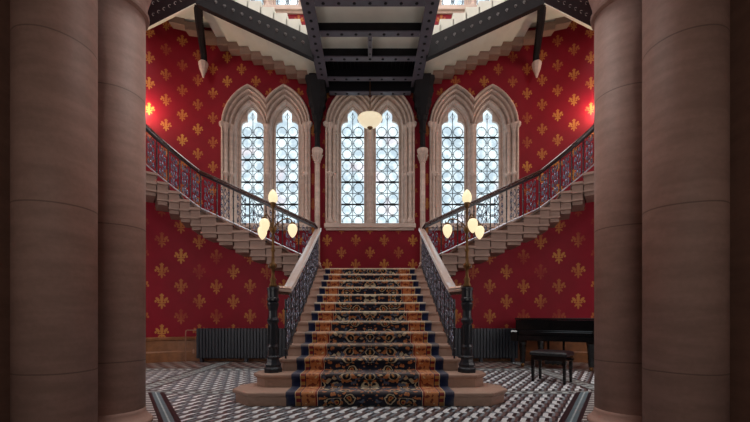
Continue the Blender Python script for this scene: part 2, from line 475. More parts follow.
bm = B(); box(bm, -3.6, 3.6, 4.3, 7.6, 14.1, 14.12); part('glass_pane', bm, 'pane', sk)
arch_pts = [(-(-1.4+3.48*math.cos(R(66.3*i/10))), 4.6+3.48*math.sin(R(66.3*i/10))) for i in range(1, 11)]
arch_pts += [(-x, z) for x, z in arch_pts[:-1][::-1]]
bm = B()      # front wall: a wide opening between the column pairs
flat_fill(bm, [(-8, 0), (-2.82, 0), (-2.82, 4.6), (-2.08, 4.6)]+arch_pts+[(2.08, 4.6), (2.82, 4.6), (2.82, 0), (8, 0), (8, CEIL), (-8, CEIL)], [], lambda x, z: Vector((x, 2.75, z)))
bm.normal_update()
for f in bm.faces:
    if f.normal.y > 0: f.normal_flip()
o = link('wall_front', bm, 'pier_stone'); o['kind'] = 'structure'
sm = o.modifiers.new('thickness', 'SOLIDIFY'); sm.thickness = 1.35; sm.offset = -1
bm = B()
box(bm, -4.4, -4.2, -4.2, 2.75, 0, 4.9); box(bm, 4.2, 4.4, -4.2, 2.75, 0, 4.9); box(bm, -4.4, 4.4, -4.4, -4.2, 0, 4.9)
o = link('wall_rear', bm, 'corridor'); o['kind'] = 'structure'
bm = B(); box(bm, -4.4, 4.4, -4.4, 2.75, 4.9, 5.1); o = link('trim_1', bm, 'corridor'); o['kind'] = 'structure'

# ---------------------------------------------------------------- windows
PROF = [(.71, 0), (.715, -.05), (.70, -.09), (.675, -.10), (.66, -.07), (.655, .05), (.635, .06), (.63, .0), (.605, -.03), (.58, .0), (.575, .12), (.545, .13),
        (.54, .07), (.515, .04), (.49, .07), (.485, .21), (.455, .22), (.45, .16), (.43, .13), (.405, .16), (.40, .29), (.375, .30), (.37, .36), (.33, .38), (.33, .44)]
def window(idx, c, dz=0):
    root = structure('window_%d' % idx)
    spr = SPR+dz; z0 = 3.5+dz
    frame = B()
    for s in (-1, 1):
        t = B(); ax = c+s*.48
        grid = []
        for hw, y in PROF:
            h = arch_half(hw, 12)
            row = [(ax+hw, YB+y, z0)]+[(ax+x, YB+y, spr+z) for x, z in h]+[(ax-x, YB+y, spr+z) for x, z in h[::-1][1:]]+[(ax-hw, YB+y, z0)]
            grid.append([t.verts.new(p) for p in row])
        for a, b in zip(grid, grid[1:]):
            for i in range(len(a)-1): t.faces.new((a[i], a[i+1], b[i+1], b[i]))
        bmesh.ops.bisect_plane(t, geom=t.verts[:]+t.edges[:]+t.faces[:], plane_co=(c, 0, 0), plane_no=(-s, 0, 0), clear_outer=True)
        bmesh.ops.recalc_face_normals(t, faces=t.faces)
        me = bpy.data.meshes.new('tmp'); t.to_mesh(me); t.free(); frame.from_mesh(me); bpy.data.meshes.remove(me)
    bmesh.ops.remove_doubles(frame, verts=frame.verts, dist=.002)
    part('stone_frame', frame, 'window_stone', root)
    bm = B(); box(bm, c-1.22, c+1.22, YB-.10, YB+.45, z0-.10, z0+.02); box(bm, c-1.18, c+1.18, YB-.05, YB+.05, z0-.16, z0-.10)
    bevel_mod(part('sill', bm, 'window_stone', root), .015)
    cap = [(.042, -.16), (.048, -.13), (.042, -.11), (.045, -.05), (.085, .02), (.095, .05), (.09, .075)]
    shaft = lambda x, y, r: part('shaft', lathe(B(), [(r*1.9, z0+.02), (r*1.9, z0+.12), (r*1.3, z0+.17), (r, z0+.2), (r, z0+1.30), (r*1.8, z0+1.33), (r*1.8, z0+1.40), (r, z0+1.43), (r, spr-.17), (r*1.5, spr-.15), (r*1.1, spr-.11), (r*2.1, spr+.01), (r*2.3, spr+.05), (r*1.7, spr+.07)], x, y, 0, 10), 'window_stone', root, True)
    for s in (-1, 1):
        shaft(c+s*1.08, YB-.005, .048); shaft(c+s*.965, YB+.11, .044)
    shaft(c, YB+.10, .052)
    for s in (-1, 1):
        bm = B(); lathe(bm, [(.03, -.07), (.07, -.01), (.075, .05), (.05, .08)], c+s*1.175, YB-.06, spr, 8); part('hood_stop', bm, 'window_stone', root)
    for s in (-1, 1):
        ax = c+s*.48
        # cusped head plate
        k = 1.08
        half = [(.315, z0), (.315, spr+.12)]
        half += [(.15+.165*math.cos(R(a)), spr+.12+.165*math.sin(R(a))) for a in range(10, 96, 14)]
        half += [(.14*math.cos(R(a)), spr+.42+.235*math.sin(R(a))) for a in range(-22, 90, 14)]
        inner = [(ax+x, z) for x, z in half]+[(ax, spr+.656)]+[(ax-x, z) for x, z in half[::-1]]
        oh = arch_half(.36, 10)
        outer = [(ax+.36, z0-.02)]+[(ax+x, spr+z) for x, z in oh]+[(ax-x, spr+z) for x, z in oh[::-1][1:]]+[(ax-.36, z0-.02)]
        bm = B(); flat_fill(bm, outer, [inner], lambda x, z: Vector((x, YB+.33, z)))
        ex = bmesh.ops.extrude_face_region(bm, geom=bm.faces[:])
        bmesh.ops.translate(bm, verts=[v for v in ex['geom'] if isinstance(v, bmesh.types.BMVert)], vec=(0, .08, 0))
        bmesh.ops.recalc_face_normals(bm, faces=bm.faces)
        part('cusped_head', bm, 'window_stone', root)
        # glass and leading
        bm = B(); box(bm, ax-.36, ax+.36, YB+.425, YB+.435, z0, spr+.64); part('glass_pane', bm, 'pane', root)
        bm = B(); y = YB+.405
        zz = z0+.19
        i = 0
        while zz < spr+.15:
            for sx in (-1, 1):
                cx = ax+sx*.155; r_ = .132
                ring = [(cx+r_*math.cos(R(22.5+45*q))*1.0, y, zz+r_*1.05*math.sin(R(22.5+45*q))) for q in range(9)]
                tube(bm, ring, .0105, 4, False)
                tube(bm, [(cx, y, zz+.128), (cx, y, zz+.155)], .009, 4)
                tube(bm, [(cx, y, zz-.128), (cx, y, zz-.155)], .009, 4)
            tube(bm, [(ax-.33, y, zz), (ax-.155-.132, y, zz)], .008, 4); tube(bm, [(ax+.155+.132, y, zz), (ax+.33, y, zz)], .008, 4)
            tube(bm, [(ax-.025, y, zz), (ax+.025, y, zz)], .008, 4)
            if i % 2 == 0: tube(bm, [(ax-.34, y-.005, zz-.155), (ax+.34, y-.005, zz-.155)], .023, 4)
            if i % 2 == 1: tube(bm, [(ax-.34, y, zz-.155), (ax+.34, y, zz-.155)], .009, 4)
            zz += .31; i += 1
        tube(bm, [(ax, y, z0), (ax, y, spr+.56)], .010, 4)
        tube(bm, [(ax+.06*math.cos(R(90*q)), y, spr+.44+.10*math.sin(R(90*q))) for q in range(5)], .006, 4, False)
        part('leading', bm, 'lead', root)
for i, c in enumerate(WX): window(i+1, c)
for i, c in enumerate(WX): window(i+4, c, Z2)

# ---------------------------------------------------------------- main flight
RISE, TREAD, Y0 = .16, .33, 4.158
NST = 13
LAND = RISE*NST
stairs = thing('main_staircase', 'wide straight flight of pale brown stone steps in the centre of the hall', 'staircase', (0, 4.5, 0))
for n in range(1, NST+1):
    yn = Y0+TREAD*n; z = RISE*n
    yb = yn+TREAD+.08 if n < NST else YB-.006
    if n == 1: poly = [(-1.43, yn), (1.43, yn), (1.68, yn+.25), (1.68, yn+.53), (1.45, yn+.82), (1.2, yn+1.1), (-1.2, yn+1.1), (-1.45, yn+.82), (-1.68, yn+.53), (-1.68, yn+.25)]
    elif n == 2: poly = [(-1.33, yn), (1.33, yn), (1.49, yn+.16), (1.49, yn+.36), (1.34, yn+.55), (1.2, yn+.78), (-1.2, yn+.78), (-1.34, yn+.55), (-1.49, yn+.36), (-1.49, yn+.16)]
    elif n == 3: poly = [(-1.17, yn), (1.17, yn), (1.225, yn+.06), (1.225, yb), (-1.225, yb), (-1.225, yn+.06)]
    else: poly = [(-1.2, yn), (1.2, yn), (1.2, yb), (-1.2, yb)]
    zb = 0 if n < 3 else z-RISE
    bm = B()
    lv = [(.036, z-RISE), (.036, z-.062), (.028, z-.056), (.016, z-.045), (.004, z-.038), (0, z-.030), (0, z-.010), (.004, z-.003), (.012, z)]
    layers(bm, poly, lv)
    o = part('step' if n < NST else 'landing', bm, 'stair_stone', stairs)
# solid masonry under the flight
bm = B()
prof = [(Y0+TREAD+.1, 0), (YB-.006, 0), (YB-.006, LAND-RISE-.001), (Y0+TREAD*NST+.06, LAND-RISE-.001)]+[(Y0+TREAD*n+(.06 if k == 0 else TREAD+.06), RISE*(n-1)-.001) for n in range(NST-1, 1, -1) for k in (1, 0)]
vs = [[bm.verts.new((x, y, z)) for y, z in prof] for x in (-1.17, 1.17)]
bm.faces.new(vs[0]); bm.faces.new(vs[1][::-1])
for i in range(len(prof)): bm.faces.new((vs[0][i], vs[0][i-1], vs[1][i-1], vs[1][i]))
bmesh.ops.recalc_face_normals(bm, faces=bm.faces)
part('stair_core', bm, 'flight_stone', stairs)

# carpet runner
pts = []
q = .012
for n in range(1, NST+1):
    yn = Y0+TREAD*n; z = RISE*n
    if n == 1: pts.append((yn+.036-q, .003))
    pts += [(yn+.030-q, z-.070), (yn-q+.004, z-.045), (yn-q-.002, z-.030), (yn-q-.002, z-.008), (yn-q+.006, z+q*.5), (yn+.006, z+q), (yn+.03, z+q)]
    if n < NST: pts += [(yn+TREAD+.015-q, z+q), (yn+TREAD+.030-q, z+q+.012)]
    else: pts += [(yn+1.0, z+q), (YB-.12, z+q)]
bm = B(); uvl = bm.loops.layers.uv.new('UVMap')
NX = 24; L = [0]
for a, b in zip(pts, pts[1:]): L.append(L[-1]+math.hypot(b[0]-a[0], b[1]-a[1]))
W2 = .975
g = [[bm.verts.new((-W2+2*W2*i/NX, y, z)) for i in range(NX+1)] for y, z in pts]
for j in range(len(pts)-1):
    for i in range(NX):
        f = bm.faces.new((g[j][i], g[j][i+1], g[j+1][i+1], g[j+1][i]))
        uvs = ((i, j), (i+1, j), (i+1, j+1), (i, j+1))
        for l, (a, b) in zip(f.loops, uvs): l[uvl].uv = (-W2+2*W2*a/NX, L[b])
        f.smooth = True
nosing_light = []  # strength of the painted nosing light, fainter on the lowest steps
for n in range(1, NST+1): nosing_light += ([0] if n == 1 else [])+[0, 0, 0]+[q_*min(1, max(.1, (n-2)/5)) for q_ in (.7, 1, 1)]+[0]+[0, 0]
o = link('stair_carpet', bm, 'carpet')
wa = o.data.attributes.new('nosing_light', 'FLOAT', 'POINT')
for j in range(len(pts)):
    for i in range(NX+1): wa.data[j*(NX+1)+i].value = nosing_light[j]; tag(o, 'navy, gold and red floral runner carpet climbing the main stone steps', 'carpet')
sm = o.modifiers.new('thickness', 'SOLIDIFY'); sm.thickness = .011; sm.offset = -1

# ---------------------------------------------------------------- iron balustrades
def spiral(cs, ch, r, a0, turns, hand, n=14, r1=.28):
    return [(cs+r*(1-(1-r1)*t)*math.cos(a0+hand*turns*2*PI*t), ch+r*(1-(1-r1)*t)*math.sin(a0+hand*turns*2*PI*t)) for t in [i/n for i in range(n+1)]]
def panel_curves(wd, h):
    """scrolls in a panel wd wide, h tall, in (s, height)"""
    out = []; rows = 4; rh = h/rows; r = min(wd*.27, rh*.46)
    for j in range(rows):
        zc = rh*(j+.5)
        for sd in (-1, 1):
            cs = wd/2+sd*wd*.235
            out.append(spiral(cs, zc+rh*.05, r, PI/2 if j % 2 else -PI/2, 1.3, -sd if j % 2 else sd))
            out.append([(wd/2+sd*.012, zc-rh*.5), (wd/2+sd*wd*.12, zc-rh*.2), (wd/2+sd*wd*.06, zc+rh*.15), (wd/2+sd*.012, zc+rh*.5)])
    return out
def railing(root, P, count, wd, slope_ok, thick, hrail, base_off, mats=('iron', 'scroll')):
    """P(s) -> (x, y, z of the pitch line); one baluster and one scroll panel per step"""
    for i in range(count):
        s0 = i*wd
        x, y, z = P(s0); x2, y2, z2 = P(s0+wd*.5)
        b = B(); tube(b, [(x, y, z+base_off), (x, y, z+hrail-.03)], thick*1.6, 6)
        for hh in (.10, .38, hrail-.16): lathe(b, [(thick*1.5, -.02), (thick*2.8, 0), (thick*1.5, .02)], x, y, z+hh, 8)
        part('baluster', b, mats[0], root)
        b = B()
        for cv in panel_curves(wd*.86, hrail-.16):
            pts = []
            for cs, ch in cv:
                px, py, pz = P(s0+wd*.07+cs); pts.append((px, py, pz+.08+ch))
            tube(b, pts, thick, 5)
        part('scroll_panel', b, mats[1], root, True)
RAILPROF = [(-.058, .0), (-.066, .018), (-.056, .032), (-.068, .050), (-.060, .068), (-.045, .075), (0, .078), (.045, .075), (.060, .068), (.068, .050), (.056, .032), (.066, .018), (.058, .0)]
def handrail(root, pts, h, mat='rail', under='iron'):
    pv = [Vector((x, y, z+h)) for x, y, z in pts]; N = len(pv)
    def side(i):
        d0 = pv[i]-pv[max(i-1, 0)]; d1 = pv[min(i+1, N-1)]-pv[i]
        d0.z = d1.z = 0
        if d0.length < 1e-6: d0 = d1
        if d1.length < 1e-6: d1 = d0
        n0 = Vector((-d0.y, d0.x, 0)).normalized(); n1 = Vector((-d1.y, d1.x, 0)).normalized()
        b = n0+n1; return b/max(.4, b.dot(n0))
    o = part('handrail', sweep(B(), pv, RAILPROF, side), mat, root)
    b = B(); sweep(b, [p-Vector((0, 0, .035)) for p in pv], [(-.035, 0), (.035, 0), (.045, .034), (-.045, .034)], side); part('top_bar', b, under, root)
SL = RISE/TREAD
HR = .80
XR = 1.13
YTOP = Y0+TREAD*NST+.06
YBOT = 5.06
def pitch(y): return (y-(Y0+TREAD))*SL+RISE
for sg, nm in ((-1, 'left'), (1, 'right')):
    root = thing('balustrade', 'black scrolled iron balustrade with polished rail in window-lit colour along the %s edge of the main flight' % nm, 'balustrade', (sg*XR, 6.8, 1.4))
    P = lambda s, sg=sg: (sg*XR, 5.20+s, max(pitch(5.20+s), 0))
    railing(root, P, 10, (YTOP-5.20)/10, True, .0088, HR, -.06)
    pts = [(sg*(XR+.11), YBOT+.02, pitch(5.34)), (sg*XR, 5.30, pitch(5.34)), (sg*XR, 5.5, pitch(5.5)), (sg*XR, YTOP-.3, pitch(YTOP-.3)), (sg*XR, YTOP, pitch(YTOP))]
    handrail(root, pts, HR, 'rail_lit', 'rail')
    b = B(); bar(b, (sg*XR, 5.2, pitch(5.2)+.03), (sg*XR, YTOP, pitch(YTOP)+.03), .03, .025); part('bottom_bar', b, 'iron', root)

# ---------------------------------------------------------------- curved side flights
ST, SR = .35, .165          # tread and rise along the straight part
XS0 = 1.2
NS1 = 7; NS2 = 11; NS3 = 7  # straight, winding, straight along the side wall
XE = XS0+ST*NS1             # 3.65
DTH = (PI/2)/NS2
def flight_edge(s, r):
    """point at radius r from the corner centre, s in steps from the landing"""
    if s <= NS1:
        t = s/NS1; return (XS0+(XC-XS0)*t, YC+r)
    if s <= NS1+NS2:
        th = (s-NS1)*DTH; return (XC+r*math.sin(th), YC+r*math.cos(th))
    return (XC+r, YC-(s-NS1-NS2)*.36)
def to_wall(p, r_in):
    """the matching point on the wall face, a hair in front of it"""
    x, y = p; e = .004
    if x <= XC+1e-6: return (x, YB-e)
    if y <= YC+1e-6: return (XS-e, y)
    d = Vector((x-XC, y-YC)).normalized()
    ts = []
    if d.y > 1e-6:
        t = (YB-e-YC)/d.y
        if XC+d.x*t <= XW: return (XC+d.x*t, YB-e)
    if d.x > 1e-6:
        t = (XS-e-XC)/d.x
        if YC+d.y*t <= YW: return (XS-e, YC+d.y*t)
    o = Vector((XC-XW, YC-YW)); bq = o.dot(d); t = -bq+math.sqrt(bq*bq-o.dot(o)+(RC-e)**2)
    return (XC+d.x*t, YC+d.y*t)
for sg, nm in ((-1, 'left'), (1, 'right')):
    root = thing('curved_staircase', 'cantilevered flight of moulded brown stone steps curving up along the %s wall from the landing' % nm, 'staircase', (sg*3.7, 9.4, 2.1))
    for k in range(NS1+NS2+NS3):
        ztop = LAND+SR*(k+1)
        def ring(r, a, b, n=5): return [flight_edge(a+(b-a)*i/n, r) for i in range(n+1)]
        ov = .10
        def block(bm, r_in, z0, z1, a, b):
            inn = ring(r_in, a, b); out = [to_wall(p, r_in) for p in inn]
            poly = [(sg*x, y) for x, y in inn]+[(sg*x, y) for x, y in out[::-1]]
            prism(bm, poly, z0, z1)
        bm = B()
        # moulded end: stacked ledges that step back downwards
        block(bm, RR-.055, ztop-.05, ztop, k-.05, k+.99)
        block(bm, RR+.005, ztop-.19, ztop-.051, k+.03, k+.97)
        block(bm, RR-.03, ztop-.235, ztop-.191, k-.0, k+.985)
        block(bm, RR+.035, ztop-.345, ztop-.236, k+.05, k+.95)
        block(bm, RR+.0, ztop-.385, ztop-.346, k+.02, k+.97)
        block(bm, RR+.075, ztop-.46, ztop-.386, k+.08, k+.92)
        bmesh.ops.recalc_face_normals(bm, faces=bm.faces)
        part('step', bm, 'flight_stone', root)
    # the wall that carries the flight, its top stepping up inside the blocks
    bm = B(); uvl = bm.loops.layers.uv.new('UVMap')
    rl = RLOW-RR; acc = 0
    tot = NS1+NS2+NS3; sub = 4; prev = flight_edge(0, RLOW)
    for i in range(tot*sub):
        a_, b_ = flight_edge(i/sub, RLOW), flight_edge((i+1)/sub, RLOW)
        ln = math.hypot(b_[0]-a_[0], b_[1]-a_[1]); h = LAND+SR*(i//sub+1)-.30
        u0_, u1_ = XS0+acc, XS0+acc+ln; acc += ln
        v = [bm.verts.new((sg*p[0], p[1], z)) for p, z in ((a_, 0), (b_, 0), (b_, h), (a_, h))]
        f = bm.faces.new(v)
        for l, uv_ in zip(f.loops, ((u0_, 0), (u1_, 0), (u1_, h), (u0_, h))): l[uvl].uv = uv_
    bmesh.ops.remove_doubles(bm, verts=bm.verts, dist=.0005)
    o = link('wall_lower_'+nm, bm, 'paper_low'); o['kind'] = 'structure'
    sm = o.modifiers.new('thickness', 'SOLIDIFY'); sm.thickness = .25; sm.offset = 1 if sg < 0 else -1
    # balustrade on the inner edge
    rb = thing('balustrade', 'dark iron scroll balustrade with mahogany rail sweeping up the %s curved flight' % nm, 'balustrade', (sg*3.7, 8.45, 3.2))
    ntot = NS1+NS2+NS3
    def P(s, sg=sg):
        x, y = flight_edge(max(0, s), RR+.03); return (sg*x, y, LAND+SR*(s+.75))
    def prail(s):
        return P(s)
    railing(rb, P, NS1+NS2+2, 1.0, True, .0085, .80, -.04)
    # panel widths are in step units: the path function does the scaling
    pts = [P(-.2)]+[P(i*.5) for i in range(0, 2*(ntot)+1)]
    x0, y0, z0 = P(0)
    pts[0] = (sg*XR, y0, pitch(YTOP))
    handrail(rb, pts, HR)
    b = B()
    pv = [Vector(p)+Vector((0, 0, .05)) for p in pts[1:]]
    tube(b, pv, .016, 6); part('bottom_bar', b, 'bar_glint', rb)
    # balustrade and landing post

# ---------------------------------------------------------------- newel lamps
def newel(sg, nm, angs):
    x, y, z = sg*1.265, 5.06, RISE*2
    t = thing('newel_lamp', 'black iron newel post with four-globe brass lamp, %s foot of main stair' % nm, 'lamp', (x, y, z))
    b = lathe(B(), [(.118, 0), (.118, .05), (.10, .07), (.106, .10), (.09, .13), (.076, .17), (.086, .20), (.07, .22)], x, y, z, 8)
    part('base', b, 'iron', t)
    b = lathe(B(), [(.070, .20), (.064, .30), (.076, .33), (.062, .36), (.056, .62), (.074, .65), (.078, .68), (.06, .71), (.056, .80), (.068, .84), (.076, .88), (.076, .90), (.06, .915)], x, y, z, 14)
    for i in range(8):
        a = 2*PI*i/8; tube(b, [(x+.060*math.cos(a), y+.060*math.sin(a), z+.37), (x+.060*math.cos(a), y+.060*math.sin(a), z+.61)], .010, 5)
    part('post', b, 'iron', t, False)
    b = B(); lathe(b, [(.062, .915), (.078, .93), (.078, .96), (.070, .97), (.070, 1.06), (.078, 1.07), (.078, 1.095), (.05, 1.11)], x, y, z, 16); part('cap', b, 'iron', t)
    b = lathe(B(), [(.05, 1.108), (.055, 1.13), (.034, 1.17), (.045, 1.21), (.024, 1.24), (.018, 1.34), (.05, 1.37), (.052, 1.40), (.024, 1.43), (.018, 1.56), (.032, 1.585), (.018, 1.61), (.014, 1.80), (.04, 1.84), (.045, 1.88), (.02, 1.90), (.013, 1.93), (.013, 2.13), (.03, 2.16), (.042, 2.20), (.03, 2.215)], x, y, z, 12)
    part('standard', b, 'brass', t, True)
    gp = [(.022, 0), (.045, .015), (.062, .05), (.062, .085), (.050, .125), (.028, .16), (.008, .18)]
    g = lathe(B(), gp, x, y, z+2.20, 14); part('globe', g, 'globe', t, True)
    for a in angs:
        ca, sa = math.cos(R(a)), math.sin(R(a))
        b = B(); pts = [(x+ca*r_, y+sa*r_, z+h) for r_, h in ((0, 1.86), (.05, 1.93), (.12, 1.99), (.19, 2.01), (.235, 1.99), (.25, 1.955))]
        tube(b, pts, .009, 6)
        sp = [(x+ca*(.09+.05*math.cos(q)*(1-q/9)), y+sa*(.09+.05*math.cos(q)*(1-q/9)), z+1.92+.05*math.sin(q)*(1-q/9)) for q in [i*.45 for i in range(15)]]
        tube(b, sp, .006, 5)
        lathe(b, [(.012, 0), (.034, -.012), (.036, -.03), (.02, -.032)][::-1], x+ca*.25, y+sa*.25, z+1.965, 10)
        arm = part('arm', b, 'brass', t, True)
        g = lathe(B(), [(r_, -h) for r_, h in gp][::-1], x+ca*.25, y+sa*.25, z+1.94, 14)
        part('globe', g, 'globe', t, True)
newel(-1, 'left', (8, 138, 260)); newel(1, 'right', (165, 272, 35))

# ---------------------------------------------------------------- columns
def column(sg, y, nm):
    x = sg*2.49
    t = thing('stone_column', nm, 'column', (x, y, 0), None)
    b = lathe(B(), [(.335, 0), (.335, .03), (.32, .05), (.30, .06), (.295, .075), (.28, .09), (.275, .12), (.27, .15)], x, y, 0, 48); part('base', b, 'column_stone', t, True)
    b = lathe(B(), [(.27, .15), (.27, 3.98)], x, y, 0, 64)
    part('shaft', b, 'column_stone', t, True)
    b = lathe(B(), [(.27, 3.98), (.30, 4.0), (.305, 4.03), (.28, 4.06), (.29, 4.15), (.36, 4.4), (.38, 4.45)], x, y, 0, 40)
    layers(b, [(x-.34, y-.34), (x+.34, y-.34), (x+.34, y+.34), (x-.34, y+.34)], [(.02, 4.45), (0, 4.47), (0, 4.6)])
    part('capital', b, 'column_stone', t)
column(-1, 3.08, 'large pinkish stone column nearest the camera on the left')
column(-1, 3.77, 'pinkish stone column on the left, just behind the nearest one')
column(1, 3.08, 'large pinkish stone column nearest the camera on the right')
column(1, 3.77, 'pinkish stone column on the right, partly behind the nearest one')

# ---------------------------------------------------------------- upper iron bridge
ZG = 7.05
def rivets(t, pts, r=.018):
    for x, y, z in pts: part('rivet', lathe(B(), [(r*.5, -.012), (r, -.004), (r, .004)], x, y, z-.004, 6), 'iron_dark', t)
for sg, nm in ((-1, 'left'), (1, 'right')):
    t = thing('iron_girder', 'riveted grey and black iron girder running to the back wall on the %s, overhead' % nm, 'girder', (sg*1.2, 7.3, ZG))
    b = B(); box(b, sg*1.2-.13, sg*1.2+.13, 7.3, YB-.02, ZG, ZG+.035); bevel_mod(part('bottom_flange', b, 'iron_grey', t), .006)
    b = B(); box(b, sg*1.2-.025, sg*1.2+.025, 7.3, YB-.02, ZG+.036, ZG+.55); box(b, sg*1.2-.09, sg*1.2+.09, 7.3, YB-.02, ZG+.55, ZG+.58); part('web', b, 'iron_dark', t)
    rivets(t, [(sg*1.2, 7.45+.22*i, ZG) for i in range(13)], .036)
BY = [(7.45, 'foremost'), (8.27, 'second'), (9.07, 'third'), (9.84, 'fourth'), (10.19, 'rearmost')]
for y, nm in BY:
    ZG = 6.885 if y > 10 else 7.05
    t = thing('cross_beam', '%s of the riveted iron cross beams under the bridge, counted from the camera' % nm, 'beam', (0, y, ZG), 'cross beams of the iron bridge')
    b = B(); box(b, -1.065, 1.065, y-.08, y+.08, ZG+.002, ZG+.032); bevel_mod(part('bottom_flange', b, 'iron_grey', t), .005)
    b = B(); box(b, -1.17, 1.17, y-.015, y+.015, ZG+.034, 7.29); part('web', b, 'iron_dark', t)
    rivets(t, [(-.9+.3*i, y, ZG+.002) for i in range(7)], .034)
ZG = 7.05
t = thing('iron_rib', 'short iron rib joining the second and third cross beams overhead', 'beam', (0, 8.67, ZG))
b = B(); box(b, -.045, .045, 8.33, 9.01, ZG+.004, ZG+.03); part('flange', b, 'iron_grey', t)
b = B(); box(b, -.012, .012, 8.29, 9.05, ZG+.032, ZG+.235); part('web', b, 'iron_dark', t)
rivets(t, [(0, 8.45+.22*i, ZG+.004) for i in range(3)], .02)
b = B(); box(b, -1.17, 1.17, 7.4, 9.05, ZG+.242, ZG+.34); o = link('bridge_soffit', b, 'plaster'); tag(o, 'white plaster panels between the front cross beams of the bridge', 'ceiling panel')
b = B(); box(b, -1.05, 1.05, 9.10, YB-.01, ZG+.30, ZG+.36)
for i in range(20): box(b, -1.04+.105*i, -1.04+.105*i+.03, 9.1, 10.3, ZG+.25, ZG+.301)
o = link('bridge_plate', b, 'iron_dark'); tag(o, 'dark ribbed iron plate of the bridge next to the back wall', 'ceiling panel')
b = B(); box(b, -1.3, 1.3, 7.3, YB-.01, ZG+.585, ZG+.70); o = link('bridge_deck', b, 'flight_stone'); tag(o, 'stone deck of the bridge on top of the iron girders', 'landing')

# stone colonnettes with iron posts above
for sg, nm in ((-1, 'left'), (1, 'right')):
    x, y = sg*1.39, YB-.16
    t = thing('stone_colonnette', 'slim stone colonnette with carved capital between the %s and centre windows' % nm, 'column', (x, y, LAND+SR))
    b = lathe(B(), [(.12, LAND+SR+.002), (.12, LAND+SR+.10), (.09, LAND+SR+.16), (.10, LAND+SR+.19), (.075, LAND+SR+.22)], x, y, 0, 14); part('base', b, 'window_stone', t)
    b = lathe(B(), [(.072, LAND+SR+.22), (.068, 5.08)], x, y, 0, 16); part('shaft', b, 'window_stone', t, True)
    b = lathe(B(), [(.068, 5.08), (.088, 5.10), (.075, 5.13), (.085, 5.20), (.125, 5.33), (.14, 5.36), (.15, 5.42), (.14, 5.45)], x, y, 0, 10)
    for i in range(10):
        a = 2*PI*i/10; tube(b, [(x+.08*math.cos(a), y+.08*math.sin(a), 5.15), (x+.12*math.cos(a), y+.12*math.sin(a), 5.27), (x+.145*math.cos(a), y+.145*math.sin(a), 5.30)], .018, 5)
    part('capital', b, 'window_stone', t)
    t = thing('iron_post', 'black iron bracket post rising from the %s stone colonnette to the bridge' % nm, 'post', (x, y, 5.45))
    b = lathe(B(), [(.10, 5.45), (.10, 5.5), (.075, 5.53), (.07, 5.85), (.10, 5.9), (.085, 5.95), (.09, 6.15), (.12, 6.2), (.14, 6.3)], x, y, 0, 8); part('shaft', b, 'iron_dark', t)
    b = B(); rg = []
    for k in range(15):
        f = k/14; z = 6.3+.84*f; e = .11+.13*math.sin(PI/2*min(1, f*1.25))+.02*math.sin(f*22); fr = .10+.34*f*f
        rg.append([b.verts.new(p) for p in ((x-e, y-fr, z), (x-e*.5, y-fr-.04, z), (x+e*.5, y-fr-.04, z), (x+e, y-fr, z), (x+e, y+.13, z), (x-e, y+.13, z))])
    for a, c in zip(rg, rg[1:]):
        for q in range(6): b.faces.new((a[q], a[(q+1) % 6], c[(q+1) % 6], c[q]))
    b.faces.new(rg[0][::-1]); b.faces.new(rg[-1])
    for q in range(3): tube(b, [(x+(q-1)*.09+.05*math.cos(t_), y-.30, 6.95+.05*math.sin(t_)) for t_ in [i_*.5 for i_ in range(12)]], .012, 5)
    part('bracket', b, 'iron_dark', t)
    b = B(); box(b, x-.20, x+.20, y-.16, y+.14, 7.14, 8.6); box(b, x-.24, x+.24, y-.2, y+.14, 7.6, 7.7); part('pier', b, 'iron_dark', t)

